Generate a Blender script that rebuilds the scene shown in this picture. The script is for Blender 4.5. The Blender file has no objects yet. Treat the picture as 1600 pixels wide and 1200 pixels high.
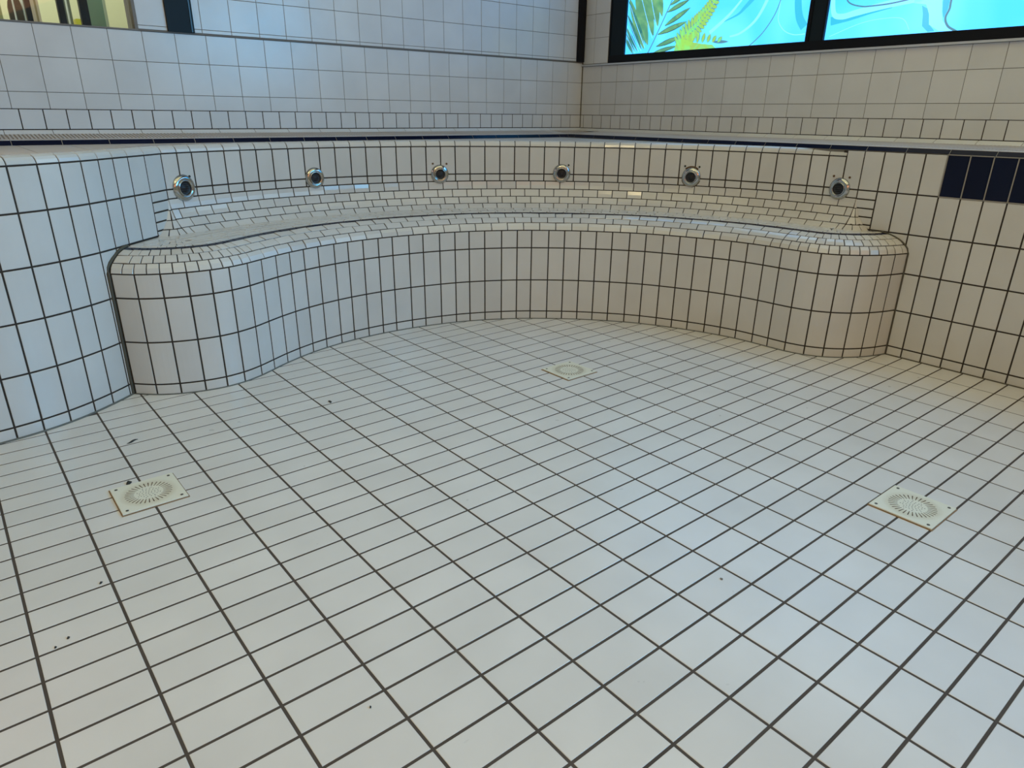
import bpy, bmesh, math, random
from mathutils import Vector, Matrix
random.seed(7)
SC = bpy.context.scene
COL = SC.collection

# ------------------------------------------------------------------ camera
cam_d = bpy.data.cameras.new('camera')
cam = bpy.data.objects.new('camera', cam_d)
COL.objects.link(cam)
R0 = Vector((0.77513254, -0.63170879, 0.01065567))
R1 = Vector((-0.23248073, -0.30086454, -0.92489634))
R2 = Vector((0.58747107, 0.71444001, -0.38007001))
M = Matrix((R0, -R1, -R2)).transposed().to_4x4()
M.translation = Vector((0.07246532, -1.73632462, 1.50384012))
cam.matrix_world = M
cam_d.sensor_width = 36.0
cam_d.lens = 1074.776 * 36.0 / 1600.0
cam_d.shift_x = 0.523 / 1600.0
cam_d.shift_y = 19.38 / 1600.0
cam_d.clip_start = 0.05
cam_d.clip_end = 100
SC.camera = cam

# ------------------------------------------------------------------ world, light, exposure
SC.view_settings.view_transform = 'Standard'
SC.view_settings.look = 'None'
SC.view_settings.gamma = 1.0
SC.view_settings.use_curve_mapping = False
SC.view_settings.exposure = 0.0
w = bpy.data.worlds.new('world'); SC.world = w; w.use_nodes = True
w.node_tree.nodes['Background'].inputs['Color'].default_value = (0.55, 0.72, 0.95, 1)
w.node_tree.nodes['Background'].inputs['Strength'].default_value = 0.6


def area(name, loc, target, sx, sy, energy, color):
    l = bpy.data.lights.new(name, 'AREA'); l.shape = 'RECTANGLE'; l.size = sx; l.size_y = sy
    l.energy = energy; l.color = color
    o = bpy.data.objects.new(name, l); COL.objects.link(o); o.location = loc
    o.rotation_euler = (Vector(target) - Vector(loc)).to_track_quat('-Z', 'Y').to_euler()
    return o


area('hall_light', (0.5, -5.6, 3.3), (1.5, 0.0, 0.6), 8.0, 2.2, 75.0, (1.000, 0.410, 0.170))
area('ceiling_light', (1.4, -0.8, 4.45), (1.4, -0.8, 0.0), 6.0, 5.0, 91.0, (1.000, 0.907, 0.439))
area('ceiling_downlight', (0.08, -0.55, 4.35), (0.08, -0.55, 0.0), 0.7, 0.5, 14, (1.0, 0.80, 0.42))
area('corridor_light', (-0.6, 4.3, 3.05), (2.4, 0.6, 0.4), 3.4, 0.8, 28.5, (1.000, 0.658, 0.632))
area('corridor_fill', (0.9, 3.95, 3.25), (1.0, 5.3, 2.2), 2.4, 0.3, 45, (1.0, 1.0, 0.80))  # unseen fill added to brighten the corridor wall behind the glass
area('window_fill', (5.30, 0.6, 3.05), (0.2, 1.2, 0.7), 5.0, 0.7, 15.6, (0.846, 1.000, 0.923))  # unseen fill added just inside the window, above the view
area('side_blue_fill', (5.20, -3.1, 2.75), (0.2, 2.3, 0.9), 4.4, 1.4, 70.0, (0.071, 0.514, 1.000)).data.spread = math.radians(75)  # unseen narrow blue fill added to tint the left pool wall


# ------------------------------------------------------------------ materials
def mat(name):
    m = bpy.data.materials.new(name); m.use_nodes = True
    return m, m.node_tree, m.node_tree.nodes['Principled BSDF']


def simple(name, col, rough=0.5, metal=0.0, spec=0.5, noise=0.0, nscale=30.0):
    m, t, b = mat(name)
    b.inputs['Roughness'].default_value = rough
    b.inputs['Metallic'].default_value = metal
    b.inputs['Specular IOR Level'].default_value = spec
    if noise > 0:
        tc = t.nodes.new('ShaderNodeTexCoord'); n = t.nodes.new('ShaderNodeTexNoise'); n.inputs['Scale'].default_value = nscale
        r = t.nodes.new('ShaderNodeMixRGB'); r.inputs[1].default_value = (*[c * (1 - noise) for c in col], 1)
        r.inputs[2].default_value = (*[min(1, c * (1 + noise)) for c in col], 1)
        t.links.new(tc.outputs['Object'], n.inputs['Vector']); t.links.new(n.outputs['Fac'], r.inputs[0]); t.links.new(r.outputs[0], b.inputs['Base Color'])
    else:
        b.inputs['Base Color'].default_value = (*col, 1)
    return m


def tile_mat(name, c1, c2, rough, bump=0.0, spec=0.5, islands=False):
    """glazed ceramic: each tile a little lighter or darker, faint cloudy wear"""
    m, t, b = mat(name)
    g = t.nodes.new('ShaderNodeNewGeometry'); oi = t.nodes.new('ShaderNodeObjectInfo')
    mx = t.nodes.new('ShaderNodeMixRGB'); mx.inputs[1].default_value = (*c1, 1); mx.inputs[2].default_value = (*c2, 1)
    t.links.new((g if islands else oi).outputs['Random Per Island' if islands else 'Random'], mx.inputs[0])
    n = t.nodes.new('ShaderNodeTexNoise'); n.inputs['Scale'].default_value = 3.2; n.inputs['Detail'].default_value = 5
    t.links.new(g.outputs['Position'], n.inputs['Vector'])
    rr = t.nodes.new('ShaderNodeMapRange'); rr.inputs['From Min'].default_value = 0.3; rr.inputs['From Max'].default_value = 0.7
    rr.inputs['To Min'].default_value = 0.94; rr.inputs['To Max'].default_value = 1.03
    t.links.new(n.outputs['Fac'], rr.inputs['Value'])
    vm = t.nodes.new('ShaderNodeVectorMath'); vm.operation = 'SCALE'
    t.links.new(mx.outputs[0], vm.inputs[0]); t.links.new(rr.outputs[0], vm.inputs['Scale'])
    t.links.new(vm.outputs[0], b.inputs['Base Color'])
    b.inputs['Specular IOR Level'].default_value = spec
    n2 = t.nodes.new('ShaderNodeTexNoise'); n2.inputs['Scale'].default_value = 14
    t.links.new(g.outputs['Position'], n2.inputs['Vector'])
    r2 = t.nodes.new('ShaderNodeMapRange'); r2.inputs['To Min'].default_value = rough * 0.8; r2.inputs['To Max'].default_value = rough * 1.25
    t.links.new(n2.outputs['Fac'], r2.inputs['Value']); t.links.new(r2.outputs[0], b.inputs['Roughness'])
    if bump > 0:
        bp = t.nodes.new('ShaderNodeBump'); bp.inputs['Strength'].default_value = bump; bp.inputs['Distance'].default_value = 0.002
        n3 = t.nodes.new('ShaderNodeTexNoise'); n3.inputs['Scale'].default_value = 9
        t.links.new(g.outputs['Position'], n3.inputs['Vector']); t.links.new(n3.outputs['Fac'], bp.inputs['Height']); t.links.new(bp.outputs[0], b.inputs['Normal'])
    return m


M_FT = tile_mat('floor_tile_glaze', (0.665, 0.66, 0.655), (0.705, 0.70, 0.695), 0.30)
M_FTS = tile_mat('floor_tile_glaze_far', (0.665, 0.66, 0.655), (0.705, 0.70, 0.695), 0.30, islands=True)
M_PT = tile_mat('pool_tile_glaze', (0.60, 0.595, 0.575), (0.64, 0.635, 0.615), 0.09, bump=0.10)
M_PTS = tile_mat('pool_tile_glaze_joined', (0.60, 0.595, 0.575), (0.64, 0.635, 0.615), 0.13, islands=True)
M_WT = tile_mat('wall_tile_glaze', (0.63, 0.65, 0.665), (0.67, 0.69, 0.705), 0.22, bump=0.08)
M_WTS = tile_mat('wall_tile_glaze_joined', (0.63, 0.65, 0.665), (0.67, 0.69, 0.705), 0.22, islands=True)
M_DK = tile_mat('deck_tile_glaze', (0.50, 0.475, 0.465), (0.53, 0.505, 0.495), 0.4)
M_NAVY = tile_mat('navy_tile_glaze', (0.004, 0.006, 0.022), (0.006, 0.009, 0.03), 0.22, spec=0.18)
M_GROUT = simple('dark_grout', (0.034, 0.026, 0.020), 0.9, noise=0.3, nscale=5)
M_GROUTF = simple('floor_grout', (0.070, 0.056, 0.046), 0.9, noise=0.35, nscale=4)
M_GROUTW = simple('grey_wall_grout', (0.16, 0.155, 0.14), 0.9, noise=0.2, nscale=6)
M_GROUTN = simple('light_grout', (0.30, 0.29, 0.27), 0.9)
M_SEAL = simple('grey_sealant', (0.115, 0.125, 0.115), 0.6, noise=0.3, nscale=8)
M_SEALD = simple('olive_sealant', (0.075, 0.068, 0.048), 0.6, noise=0.3, nscale=8)
M_CHROME = simple('chrome', (0.48, 0.48, 0.46), 0.10, 1.0)
M_DARKHOLE = simple('dark_opening', (0.012, 0.012, 0.014), 0.45)  # shade inside the jet openings, put into the colour
M_RUST = simple('rust_brown', (0.11, 0.06, 0.025), 0.8, noise=0.4, nscale=80)
M_BLACK = simple('black_metal', (0.004, 0.005, 0.008), 0.45, spec=0.2)
M_BLUEBLACK = simple('blue_black_metal', (0.006, 0.014, 0.021), 0.45, spec=0.2)
M_ALU = simple('aluminium', (0.55, 0.59, 0.64), 0.35, 0.3)
M_PLAIN = simple('painted_plaster', (0.60, 0.60, 0.58), 0.9)
M_GREY = simple('grey_jamb', (0.17, 0.16, 0.145), 0.5)
M_DEBRIS = simple('dark_debris', (0.03, 0.032, 0.03), 0.8)
M_DEBRISL = simple('grey_debris', (0.20, 0.20, 0.19), 0.9)


def drain_mat():
    m, t, b = mat('cream_plastic_stained')
    tc = t.nodes.new('ShaderNodeTexCoord')
    ln = t.nodes.new('ShaderNodeVectorMath'); ln.operation = 'LENGTH'
    t.links.new(tc.outputs['Object'], ln.inputs[0])
    r = t.nodes.new('ShaderNodeValToRGB'); e = r.color_ramp.elements
    e[0].position = 0.055; e[0].color = (0, 0, 0, 1); e[1].position = 0.115; e[1].color = (0, 0, 0, 1)
    x = e.new(0.075); x.color = (0.55, 0.55, 0.55, 1); x = e.new(0.095); x.color = (0.5, 0.5, 0.5, 1)
    t.links.new(ln.outputs['Value'], r.inputs[0])
    n = t.nodes.new('ShaderNodeTexNoise'); n.inputs['Scale'].default_value = 22
    t.links.new(tc.outputs['Object'], n.inputs['Vector'])
    mu = t.nodes.new('ShaderNodeMath'); mu.operation = 'MULTIPLY'
    t.links.new(r.outputs[0], mu.inputs[0]); t.links.new(n.outputs['Fac'], mu.inputs[1])
    mx = t.nodes.new('ShaderNodeMixRGB'); mx.inputs[1].default_value = (0.76, 0.76, 0.66, 1); mx.inputs[2].default_value = (0.42, 0.33, 0.16, 1)
    t.links.new(mu.outputs[0], mx.inputs[0]); t.links.new(mx.outputs[0], b.inputs['Base Color'])
    b.inputs['Roughness'].default_value = 0.35
    return m


M_DRAIN = drain_mat()


def emit(name, col, strength=1.0, col2=None, scale=1.0, rough=0.15):
    """daylit translucent film or a lit surface behind glass"""
    m, t, b = mat(name)
    b.inputs['Base Color'].default_value = (*[c * 0.3 for c in col], 1)
    b.inputs['Roughness'].default_value = rough
    b.inputs['Emission Strength'].default_value = strength
    if col2:
        g = t.nodes.new('ShaderNodeNewGeometry'); wv = t.nodes.new('ShaderNodeTexNoise')
        wv.inputs['Scale'].default_value = scale; wv.inputs['Detail'].default_value = 2; wv.inputs['Distortion'].default_value = 1.5
        r = t.nodes.new('ShaderNodeValToRGB'); r.color_ramp.elements[0].position = 0.42; r.color_ramp.elements[0].color = (*col, 1)
        r.color_ramp.elements[1].position = 0.66; r.color_ramp.elements[1].color = (*col2, 1)
        t.links.new(g.outputs['Position'], wv.inputs['Vector']); t.links.new(wv.outputs['Fac'], r.inputs[0]); t.links.new(r.outputs[0], b.inputs['Emission Color'])
    else:
        b.inputs['Emission Color'].default_value = (*col, 1)
    return m


M_FILM = emit('cyan_film', (0.09, 0.74, 1.7), 1.1, (0.16, 0.86, 1.9), 1.1)
M_FILM_LT = emit('pale_cyan_film', (0.27, 0.95, 2.4), 1.05)
M_FILM_DK = emit('mid_blue_film', (0.05, 0.58, 0.86), 1.0)
M_FILM_LINE = emit('grey_mauve_film', (0.10, 0.30, 0.42), 0.9)
M_FILM_LEAF = emit('leaf_green_film', (0.10, 0.33, 0.19), 1.0, (0.20, 0.50, 0.22), 5.0)
M_FILM_LEAFD = emit('dark_teal_film', (0.03, 0.20, 0.20), 1.0, (0.10, 0.34, 0.24), 6.0)
M_FILM_OLIVE = emit('olive_film', (0.06, 0.17, 0.11), 1.0)
M_FILM_FERN = emit('fern_green_film', (0.33, 0.66, 0.14), 1.0, (0.20, 0.80, 0.30), 8.0)


def glass_mat(name, tint=(0.9, 0.95, 0.93)):
    m = bpy.data.materials.new(name); m.use_nodes = True; t = m.node_tree; t.nodes.clear()
    o = t.nodes.new('ShaderNodeOutputMaterial'); mx = t.nodes.new('ShaderNodeMixShader')
    tr = t.nodes.new('ShaderNodeBsdfTransparent'); gl = t.nodes.new('ShaderNodeBsdfGlossy'); fr = t.nodes.new('ShaderNodeFresnel')
    tr.inputs['Color'].default_value = (*tint, 1); gl.inputs['Roughness'].default_value = 0.02; fr.inputs['IOR'].default_value = 1.45
    t.links.new(fr.outputs[0], mx.inputs[0]); t.links.new(tr.outputs[0], mx.inputs[1]); t.links.new(gl.outputs[0], mx.inputs[2]); t.links.new(mx.outputs[0], o.inputs['Surface'])
    return m


M_GLASS = glass_mat('window_glass')


# ------------------------------------------------------------------ mesh helpers
class MB:
    def __init__(s): s.v = []; s.f = []; s.mi = []
    def add(s, vs, fs, mi=0):
        b = len(s.v); s.v += [tuple(p) for p in vs]; s.f += [tuple(i + b for i in f) for f in fs]; s.mi += [mi] * len(fs)
    def box(s, x0, x1, y0, y1, z0, z1, mi=0):
        vs = [(x, y, z) for z in (z0, z1) for y in (y0, y1) for x in (x0, x1)]
        s.add(vs, [(0, 2, 3, 1), (4, 5, 7, 6), (0, 1, 5, 4), (2, 6, 7, 3), (0, 4, 6, 2), (1, 3, 7, 5)], mi)
    def build(s, name, mats, parent=None, origin=None, smooth=False):
        me = bpy.data.meshes.new(name)
        o0 = Vector(origin) if origin is not None else Vector((0, 0, 0))
        me.from_pydata([Vector(p) - o0 for p in s.v], [], s.f)
        mats = mats if isinstance(mats, (list, tuple)) else [mats]
        for m in mats: me.materials.append(m)
        if len(mats) > 1: me.polygons.foreach_set('material_index', s.mi)
        if smooth: me.polygons.foreach_set('use_smooth', [True] * len(me.polygons))
        me.update()
        o = bpy.data.objects.new(name, me); COL.objects.link(o); o.location = o0
        if parent is not None:
            o.parent = parent; o.location = o0 - parent.location
        return o


def tag(o, label=None, cat=None, group=None, kind=None):
    if label: o['label'] = label
    if cat: o['category'] = cat
    if group: o['group'] = group
    if kind: o['kind'] = kind
    return o


def empty(name, loc=(0, 0, 0)):
    o = bpy.data.objects.new(name, None); COL.objects.link(o); o.location = loc; o.empty_display_size = 0.05
    return o


def patch(mb, S, u0, u1, v0, v1, gap=0.006, proud=0.003, nu=1, nv=1, bev=0.0015, sink=0.002, mi=0, tilt=0.0):
    """one tile on the surface S(u, v) -> (point, normal): a face, a chamfer and sides down into the grout"""
    g = gap / 2
    if u1 - u0 < gap * 2 or v1 - v0 < gap * 1.6: return False
    a0, a1, b0, b1 = u0 + g, u1 - g, v0 + g, v1 - g
    ta, tb = [max(-1.25 * tilt, min(1.25 * tilt, random.gauss(0, tilt))) for _ in (0, 1)]
    uc, vc = (u0 + u1) / 2, (v0 + v1) / 2
    top = []
    for j in range(nv + 1):
        for i in range(nu + 1):
            u = a0 + bev + (a1 - a0 - 2 * bev) * i / nu; v = b0 + bev + (b1 - b0 - 2 * bev) * j / nv
            P, N = S(u, v); top.append(P + N * (proud + ta * (u - uc) + tb * (v - vc)))
    peri = [(i, 0) for i in range(nu)] + [(nu, j) for j in range(nv)] + [(i, nv) for i in range(nu, 0, -1)] + [(0, j) for j in range(nv, 0, -1)]
    r1, r2 = [], []
    for i, j in peri:
        u = a0 + (a1 - a0) * i / nu; v = b0 + (b1 - b0) * j / nv
        P, N = S(u, v); h = ta * (u - uc) + tb * (v - vc)
        r1.append(P + N * (proud - bev + h)); r2.append(P - N * sink)
    n = len(peri); nt = len(top); vs = top + r1 + r2; fs = []
    W = nu + 1
    for j in range(nv):
        for i in range(nu): fs.append((j * W + i, j * W + i + 1, (j + 1) * W + i + 1, (j + 1) * W + i))
    for k in range(n):
        k2 = (k + 1) % n; t0 = peri[k][1] * W + peri[k][0]; t1 = peri[k2][1] * W + peri[k2][0]
        fs.append((nt + k, nt + k2, t1, t0)); fs.append((nt + n + k, nt + n + k2, nt + k2, nt + k))
    mb.add(vs, fs, mi)
    return True


def tile(parent, name, S, u0, u1, v0, v1, m, **kw):
    mb = MB()
    if not patch(mb, S, u0, u1, v0, v1, **kw): return None
    nv_ = kw.get('nv', 1)
    P, _ = S((u0 + u1) / 2, (v0 + v1) / 2)
    return mb.build(name, m, parent, P, smooth=False)


class Path:
    """plan curve; eval(s) gives the point and the normal on its right-hand side (towards the pool)"""
    def __init__(s, pts, smooth=0, step=0.01):
        P = [Vector((p[0], p[1])) for p in pts]
        D = s._dense(P, step)
        for _ in range(smooth):
            D = [D[0]] + [(D[i - 1] + D[i] * 2 + D[i + 1]) / 4 for i in range(1, len(D) - 1)] + [D[-1]]
        s.P = s._dense(D, step)
        s.L = [0.0]
        for i in range(1, len(s.P)): s.L.append(s.L[-1] + (s.P[i] - s.P[i - 1]).length)
        s.len = s.L[-1]; s.step = s.len / (len(s.P) - 1)
    @staticmethod
    def _dense(P, step):
        out = [P[0]]; carry = 0.0
        for i in range(len(P) - 1):
            a, b = P[i], P[i + 1]; d = (b - a).length; t = step - carry
            while t <= d: out.append(a + (b - a) * (t / d)); t += step
            carry = d - (t - step)
        if (out[-1] - P[-1]).length > 1e-4: out.append(P[-1])
        return out
    def eval(s, u):
        import bisect
        i = min(max(bisect.bisect_right(s.L, u) - 1, 0), len(s.P) - 2)
        t = (u - s.L[i]) / max(1e-9, s.L[i + 1] - s.L[i])
        p = s.P[i] + (s.P[i + 1] - s.P[i]) * t
        i0, i1 = max(0, i - 3), min(len(s.P) - 1, i + 4)
        d = (s.P[i1] - s.P[i0]).normalized()
        return p, Vector((d.y, -d.x))
    def nearest(s, q):
        q = Vector(q); k = min(range(len(s.P)), key=lambda i: (s.P[i] - q).length_squared)
        return s.L[k]


def wall_surface(path):
    def S(u, v):
        p, n = path.eval(u)
        return Vector((p.x, p.y, v)), Vector((n.x, n.y, 0))
    return S


def profile_surface(path, prof):
    """prof: list of (inward offset, z) -> v is the length along it"""
    L = [0.0]
    for a, b in zip(prof, prof[1:]): L.append(L[-1] + math.hypot(b[0] - a[0], b[1] - a[1]))
    def S(u, v):
        i = 0
        while i < len(L) - 2 and v > L[i + 1]: i += 1
        t = (v - L[i]) / max(1e-9, L[i + 1] - L[i])
        a, b = prof[i], prof[i + 1]
        d = a[0] + (b[0] - a[0]) * t; z = a[1] + (b[1] - a[1]) * t
        # smoothed profile tangent
        v1, v2 = max(0, v - 0.006), min(L[-1], v + 0.006)
        def at(x):
            k = 0
            while k < len(L) - 2 and x > L[k + 1]: k += 1
            q = (x - L[k]) / max(1e-9, L[k + 1] - L[k]); return (prof[k][0] + (prof[k + 1][0] - prof[k][0]) * q, prof[k][1] + (prof[k + 1][1] - prof[k][1]) * q)
        p1, p2 = at(v1), at(v2); dd, dz = p2[0] - p1[0], p2[1] - p1[1]; l = math.hypot(dd, dz) or 1
        dd /= l; dz /= l
        p, n = path.eval(u)
        P = Vector((p.x - n.x * d, p.y - n.y * d, z))
        N = Vector((n.x * dz, n.y * dz, dd))
        return P, N
    S.L = L
    return S


def sheet(mb, S, us, vs, off=0.0, mi=0, flip=False):
    b = []
    for v in vs:
        for u in us:
            P, N = S(u, v); b.append(P + N * off)
    W = len(us); fs = []
    for j in range(len(vs) - 1):
        for i in range(W - 1):
            f = (j * W + i, j * W + i + 1, (j + 1) * W + i + 1, (j + 1) * W + i)
            fs.append(f[::-1] if flip else f)
    mb.add(b, fs, mi)


def frange(a, b, n): return [a + (b - a) * i / n for i in range(n + 1)]


def plate(name, pts2, z0, z1, m, parent=None):
    """horizontal slab from a plan outline"""
    bm = bmesh.new()
    vs = [bm.verts.new((p[0], p[1], z1)) for p in pts2]
    f = bm.faces.new(vs)
    if f.normal.z < 0: f.normal_flip()
    bm.normal_update()
    if f.normal.z < 0: f.normal_flip()
    r = bmesh.ops.extrude_face_region(bm, geom=[f])
    bmesh.ops.translate(bm, verts=[e for e in r['geom'] if isinstance(e, bmesh.types.BMVert)], vec=(0, 0, z0 - z1))
    bmesh.ops.triangulate(bm, faces=[x for x in bm.faces if len(x.verts) > 4])
    bmesh.ops.recalc_face_normals(bm, faces=bm.faces)
    me = bpy.data.meshes.new(name); bm.to_mesh(me); bm.free(); me.materials.append(m)
    o = bpy.data.objects.new(name, me); COL.objects.link(o)
    if parent is not None: o.parent = parent
    return o


# ------------------------------------------------------------------ plan curves
CB = Vector((2.33, 0.609)); RB = 2.59                               # seat niche: the curved back wall
TH = [116.139, 113.62, 111.3, 108.72, 106.13, 103.54, 100.93, 98.27, 95.63, 93.05, 90.42, 87.74, 85.08, 82.42, 79.80, 77.15, 74.53, 71.92, 69.34, 66.75, 64.13, 61.47, 58.80, 56.18, 53.55, 50.88, 48.23, 45.58, 42.93, 40.31, 37.69, 35.05, 32.43, 29.80, 27.17, 24.50, 21.83, 19.20, 16.57, 13.93, 11.27, 8.59, 5.90, 3.22, 0.55, -2.1]
def cpt(th, r=RB): return (CB.x + r * math.cos(math.radians(th)), CB.y + r * math.sin(math.radians(th)))
def SU(th): return math.radians(TH[0] - th) * RB
back_path = Path([cpt(TH[0] - (TH[0] - TH[-1]) * i / 240) for i in range(241)])
LEFT_PTS = [(-2.5, 2.105), (-1.0, 2.11), (-0.5, 2.117), (-0.25, 2.12), (-0.125, 2.123), (0.0, 2.13), (0.125, 2.145), (0.25, 2.172), (0.373, 2.217), (0.488, 2.279), (0.593, 2.350), (0.694, 2.428), (0.786, 2.52), (0.872, 2.608), (0.962, 2.70), (1.068, 2.80), cpt(TH[0])]
left_path = Path(LEFT_PTS, smooth=30)
right_path = Path([(4.92, 0.517), (4.92, -4.0)])
RIGHT_Y = [0.517, 0.387, 0.263, 0.138, 0.012, -0.113, -0.237, -0.361, -0.486, -0.610, -0.735, -0.86]
JL = [(0.724, 2.432), (0.814, 2.338), (0.929, 2.276), (1.05, 2.239), (1.168, 2.226), (1.285, 2.245), (1.398, 2.293), (1.506, 2.359), (1.613, 2.422), (1.728, 2.477), (1.84, 2.522), (1.955, 2.557), (2.072, 2.585), (2.188, 2.603), (2.304, 2.613), (2.422, 2.616), (2.54, 2.613), (2.660, 2.603), (2.778, 2.585), (2.897, 2.561), (3.013, 2.533), (3.125, 2.494), (3.236, 2.446), (3.345, 2.39), (3.449, 2.332), (3.545, 2.264), (3.640, 2.188), (3.733, 2.11), (3.822, 2.027), (3.904, 1.937), (3.984, 1.845), (4.062, 1.749), (4.131, 1.645), (4.191, 1.534), (4.243, 1.42), (4.292, 1.307), (4.336, 1.194), (4.372, 1.076), (4.397, 0.955), (4.410, 0.83), (4.412, 0.707), (4.417, 0.575), (4.447, 0.447), (4.510, 0.342), (4.602, 0.255), (4.710, 0.187), (4.818, 0.143), (4.935, 0.112)]
bench_path = Path([(0.66, 2.50)] + JL, smooth=45)
JS = [bench_path.nearest(p) for p in JL]


def left_wall_y(x):
    P = left_path.P
    for a, b in zip(P, P[1:]):
        if a.x <= x <= b.x: return a.y + (b.y - a.y) * (x - a.x) / max(1e-9, b.x - a.x)
    return P[0].y if x < P[0].x else 99


# ------------------------------------------------------------------ pool floor
PI_, PJ = 0.4934 / 2, 0.125
fl = MB(); fl.box(-2.6, 5.1, -4.2, 3.35, -0.15, -0.0010)
floor = fl.build('floor', M_GROUTF); tag(floor, kind='structure')


def S_floor(u, v): return Vector((u, v, 0)), Vector((0, 0, 1))


def project(p):
    d = Vector(p) - M.translation
    z = d.dot(R2)
    if z <= 0.05: return None
    return 799.477 + 1074.776 * d.dot(R0) / z, 619.38 + 1074.776 * d.dot(R1) / z, z


def in_bench(x, y):
    if x > 4.93 or x < 0.72: return x > 4.93
    s = bench_path.nearest((x, y)); p, n = bench_path.eval(s)
    return (Vector((x, y)) - p).dot(n) < -0.12


cells = []
for i in range(-10, 20):
    for j in range(-33, 27):
        x0, x1, y0, y1 = i * PI_, (i + 1) * PI_, j * PJ, (j + 1) * PJ
        if x0 > 4.92 or y0 > 2.75: continue
        cx, cy = (x0 + x1) / 2, (y0 + y1) / 2
        if x1 < 1.0 and y0 > left_wall_y(min(max(cx, -2.4), 1.1)) + 0.02: continue
        if x0 > 0.72 and in_bench(cx, cy) and in_bench(x0, y0) and in_bench(x1, y0): continue
        if (cx - 2.455) ** 2 + (cy - 0.694) ** 2 > 2.6 ** 2 and cy > 2.3 and cx > 1: continue
        q = [project((x, y, 0)) for x, y in ((x0, y0), (x1, y0), (x1, y1), (x0, y1))]
        ar = -1
        if all(q):
            q = [(min(max(a[0], 0), 1600), min(max(a[1], 0), 1200)) for a in q]
            ar = abs(sum(q[k][0] * q[(k + 1) % 4][1] - q[(k + 1) % 4][0] * q[k][1] for k in range(4))) / 2
        cells.append((ar, x0, x1, y0, y1))
cells.sort(key=lambda c: -c[0])
far = MB()
for k, (ar, x0, x1, y0, y1) in enumerate(cells):
    kw = dict(gap=0.0088, proud=0.0, sink=0.004, bev=0.0012, tilt=0.0012)
    if k < 300 and ar > 20: tile(floor, 'tile', S_floor, x0, x1, y0, y1, M_FT, **kw)
    else: patch(far, S_floor, x0, x1, y0, y1, **kw)
fo = far.build('far_tiles', M_FTS, floor); tag(fo, kind='stuff')

# ------------------------------------------------------------------ pool walls
def solid_wall(name, S, us, z0, z1, m, thick=0.14):
    """grout body: front sheet, back sheet, caps"""
    mb = MB(); F, B = [], []
    for u in us:
        P, N = S(u, z0); F.append((P, P - N * thick))
    n = len(us); vs = []
    for f, b in F: vs += [Vector((f.x, f.y, z0)), Vector((f.x, f.y, z1)), Vector((b.x, b.y, z1)), Vector((b.x, b.y, z0))]
    fs = []
    for i in range(n - 1):
        a = 4 * i; c = a + 4
        fs += [(a, c, c + 1, a + 1), (a + 1, c + 1, c + 2, a + 2), (a + 2, c + 2, c + 3, a + 3), (a + 3, c + 3, c, a)]
    fs += [(0, 1, 2, 3), (4 * n - 1, 4 * n - 2, 4 * n - 3, 4 * n - 4)]
    mb.add(vs, fs)
    o = mb.build(name, m); tag(o, kind='structure'); return o


SL, SB, SR = wall_surface(left_path), wall_surface(back_path), wall_surface(right_path)
ROWS = [0.0, 0.062, 0.31, 0.558, 0.807, 1.055]
SMALL = [0.807, 0.835, 0.885, 0.94, 0.998, 1.055]
KW = dict(gap=0.0088, tilt=0.004, proud=0.0016)

wl = solid_wall('wall_pool_left', SL, frange(0, left_path.len, 90), -0.1, 1.262, M_GROUT)
LJ = [left_path.nearest(p) for p in LEFT_PTS[3:]]
first = LJ[0]; LJ = [first - 0.125 * k for k in range(6, 0, -1)] + LJ
for c, (a, b) in enumerate(zip(LJ, LJ[1:])):
    last = c == len(LJ) - 2
    px = left_path.eval(a)[0].x
    for z0, z1 in zip(ROWS, ROWS[1:]):
        if px > 0.80 and z0 < 0.8: continue
        if last and z0 > 0.8: continue
        tile(wl, 'tile', SL, a, b, z0, z1, M_PT, nu=3, **KW)
    tile(wl, 'tile', SL, a, b, 1.055, 1.262, M_PT, nu=3, **KW)
    if last:
        for z0, z1 in zip(SMALL, SMALL[1:]): tile(wl, 'small_tile', SL, a, b, z0, z1, M_PT, **KW)
mb = MB()
a = 0.0
while a < LJ[0] - 0.02:
    for z0, z1 in zip(ROWS + [1.055], ROWS[1:] + [1.262]):
        if z1 > z0: patch(mb, SL, max(0.01, a), a + 0.1245, z0, z1, gap=0.0062)
    a += (LJ[0]) / max(1, round(LJ[0] / 0.125))
tag(mb.build('far_tiles', M_PTS, wl), kind='stuff')

wr = solid_wall('wall_pool_right', SR, [0.0, 4.51], -0.1, 1.3005, M_GROUT)
RJ = [0.517 - y for y in RIGHT_Y]
for c, (a, b) in enumerate(zip(RJ, RJ[1:])):
    for z0, z1 in zip(ROWS, ROWS[1:]):
        if c == 0 and z0 > 0.8:
            for s0, s1 in zip(SMALL, SMALL[1:]): tile(wr, 'small_tile', SR, a, b, s0, s1, M_PT, **KW)
            continue
        if RIGHT_Y[c + 1] > 0.1 and z1 < 0.6: continue
        tile(wr, 'tile', SR, a, b, z0, z1, M_PT, **KW)
    if RIGHT_Y[c] < 0.02:
        o = tile(wr, 'navy_tile', SR, a, b, 1.055, 1.303, M_NAVY, **KW)
        o['label'] = 'dark navy tile'
    else: tile(wr, 'tile', SR, a, b, 1.055, 1.303, M_PT, **KW)
mb = MB(); a = RJ[-1]
while a < 4.4:
    for z0, z1 in zip(ROWS + [1.055], ROWS[1:] + [1.303]):
        if z1 > z0: patch(mb, SR, a, a + 0.1245, z0, z1, gap=0.0062, mi=1 if z1 > 1.2 else 0)
    a += 0.1245
tag(mb.build('far_tiles', [M_PTS, M_NAVY], wr), kind='stuff')

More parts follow.
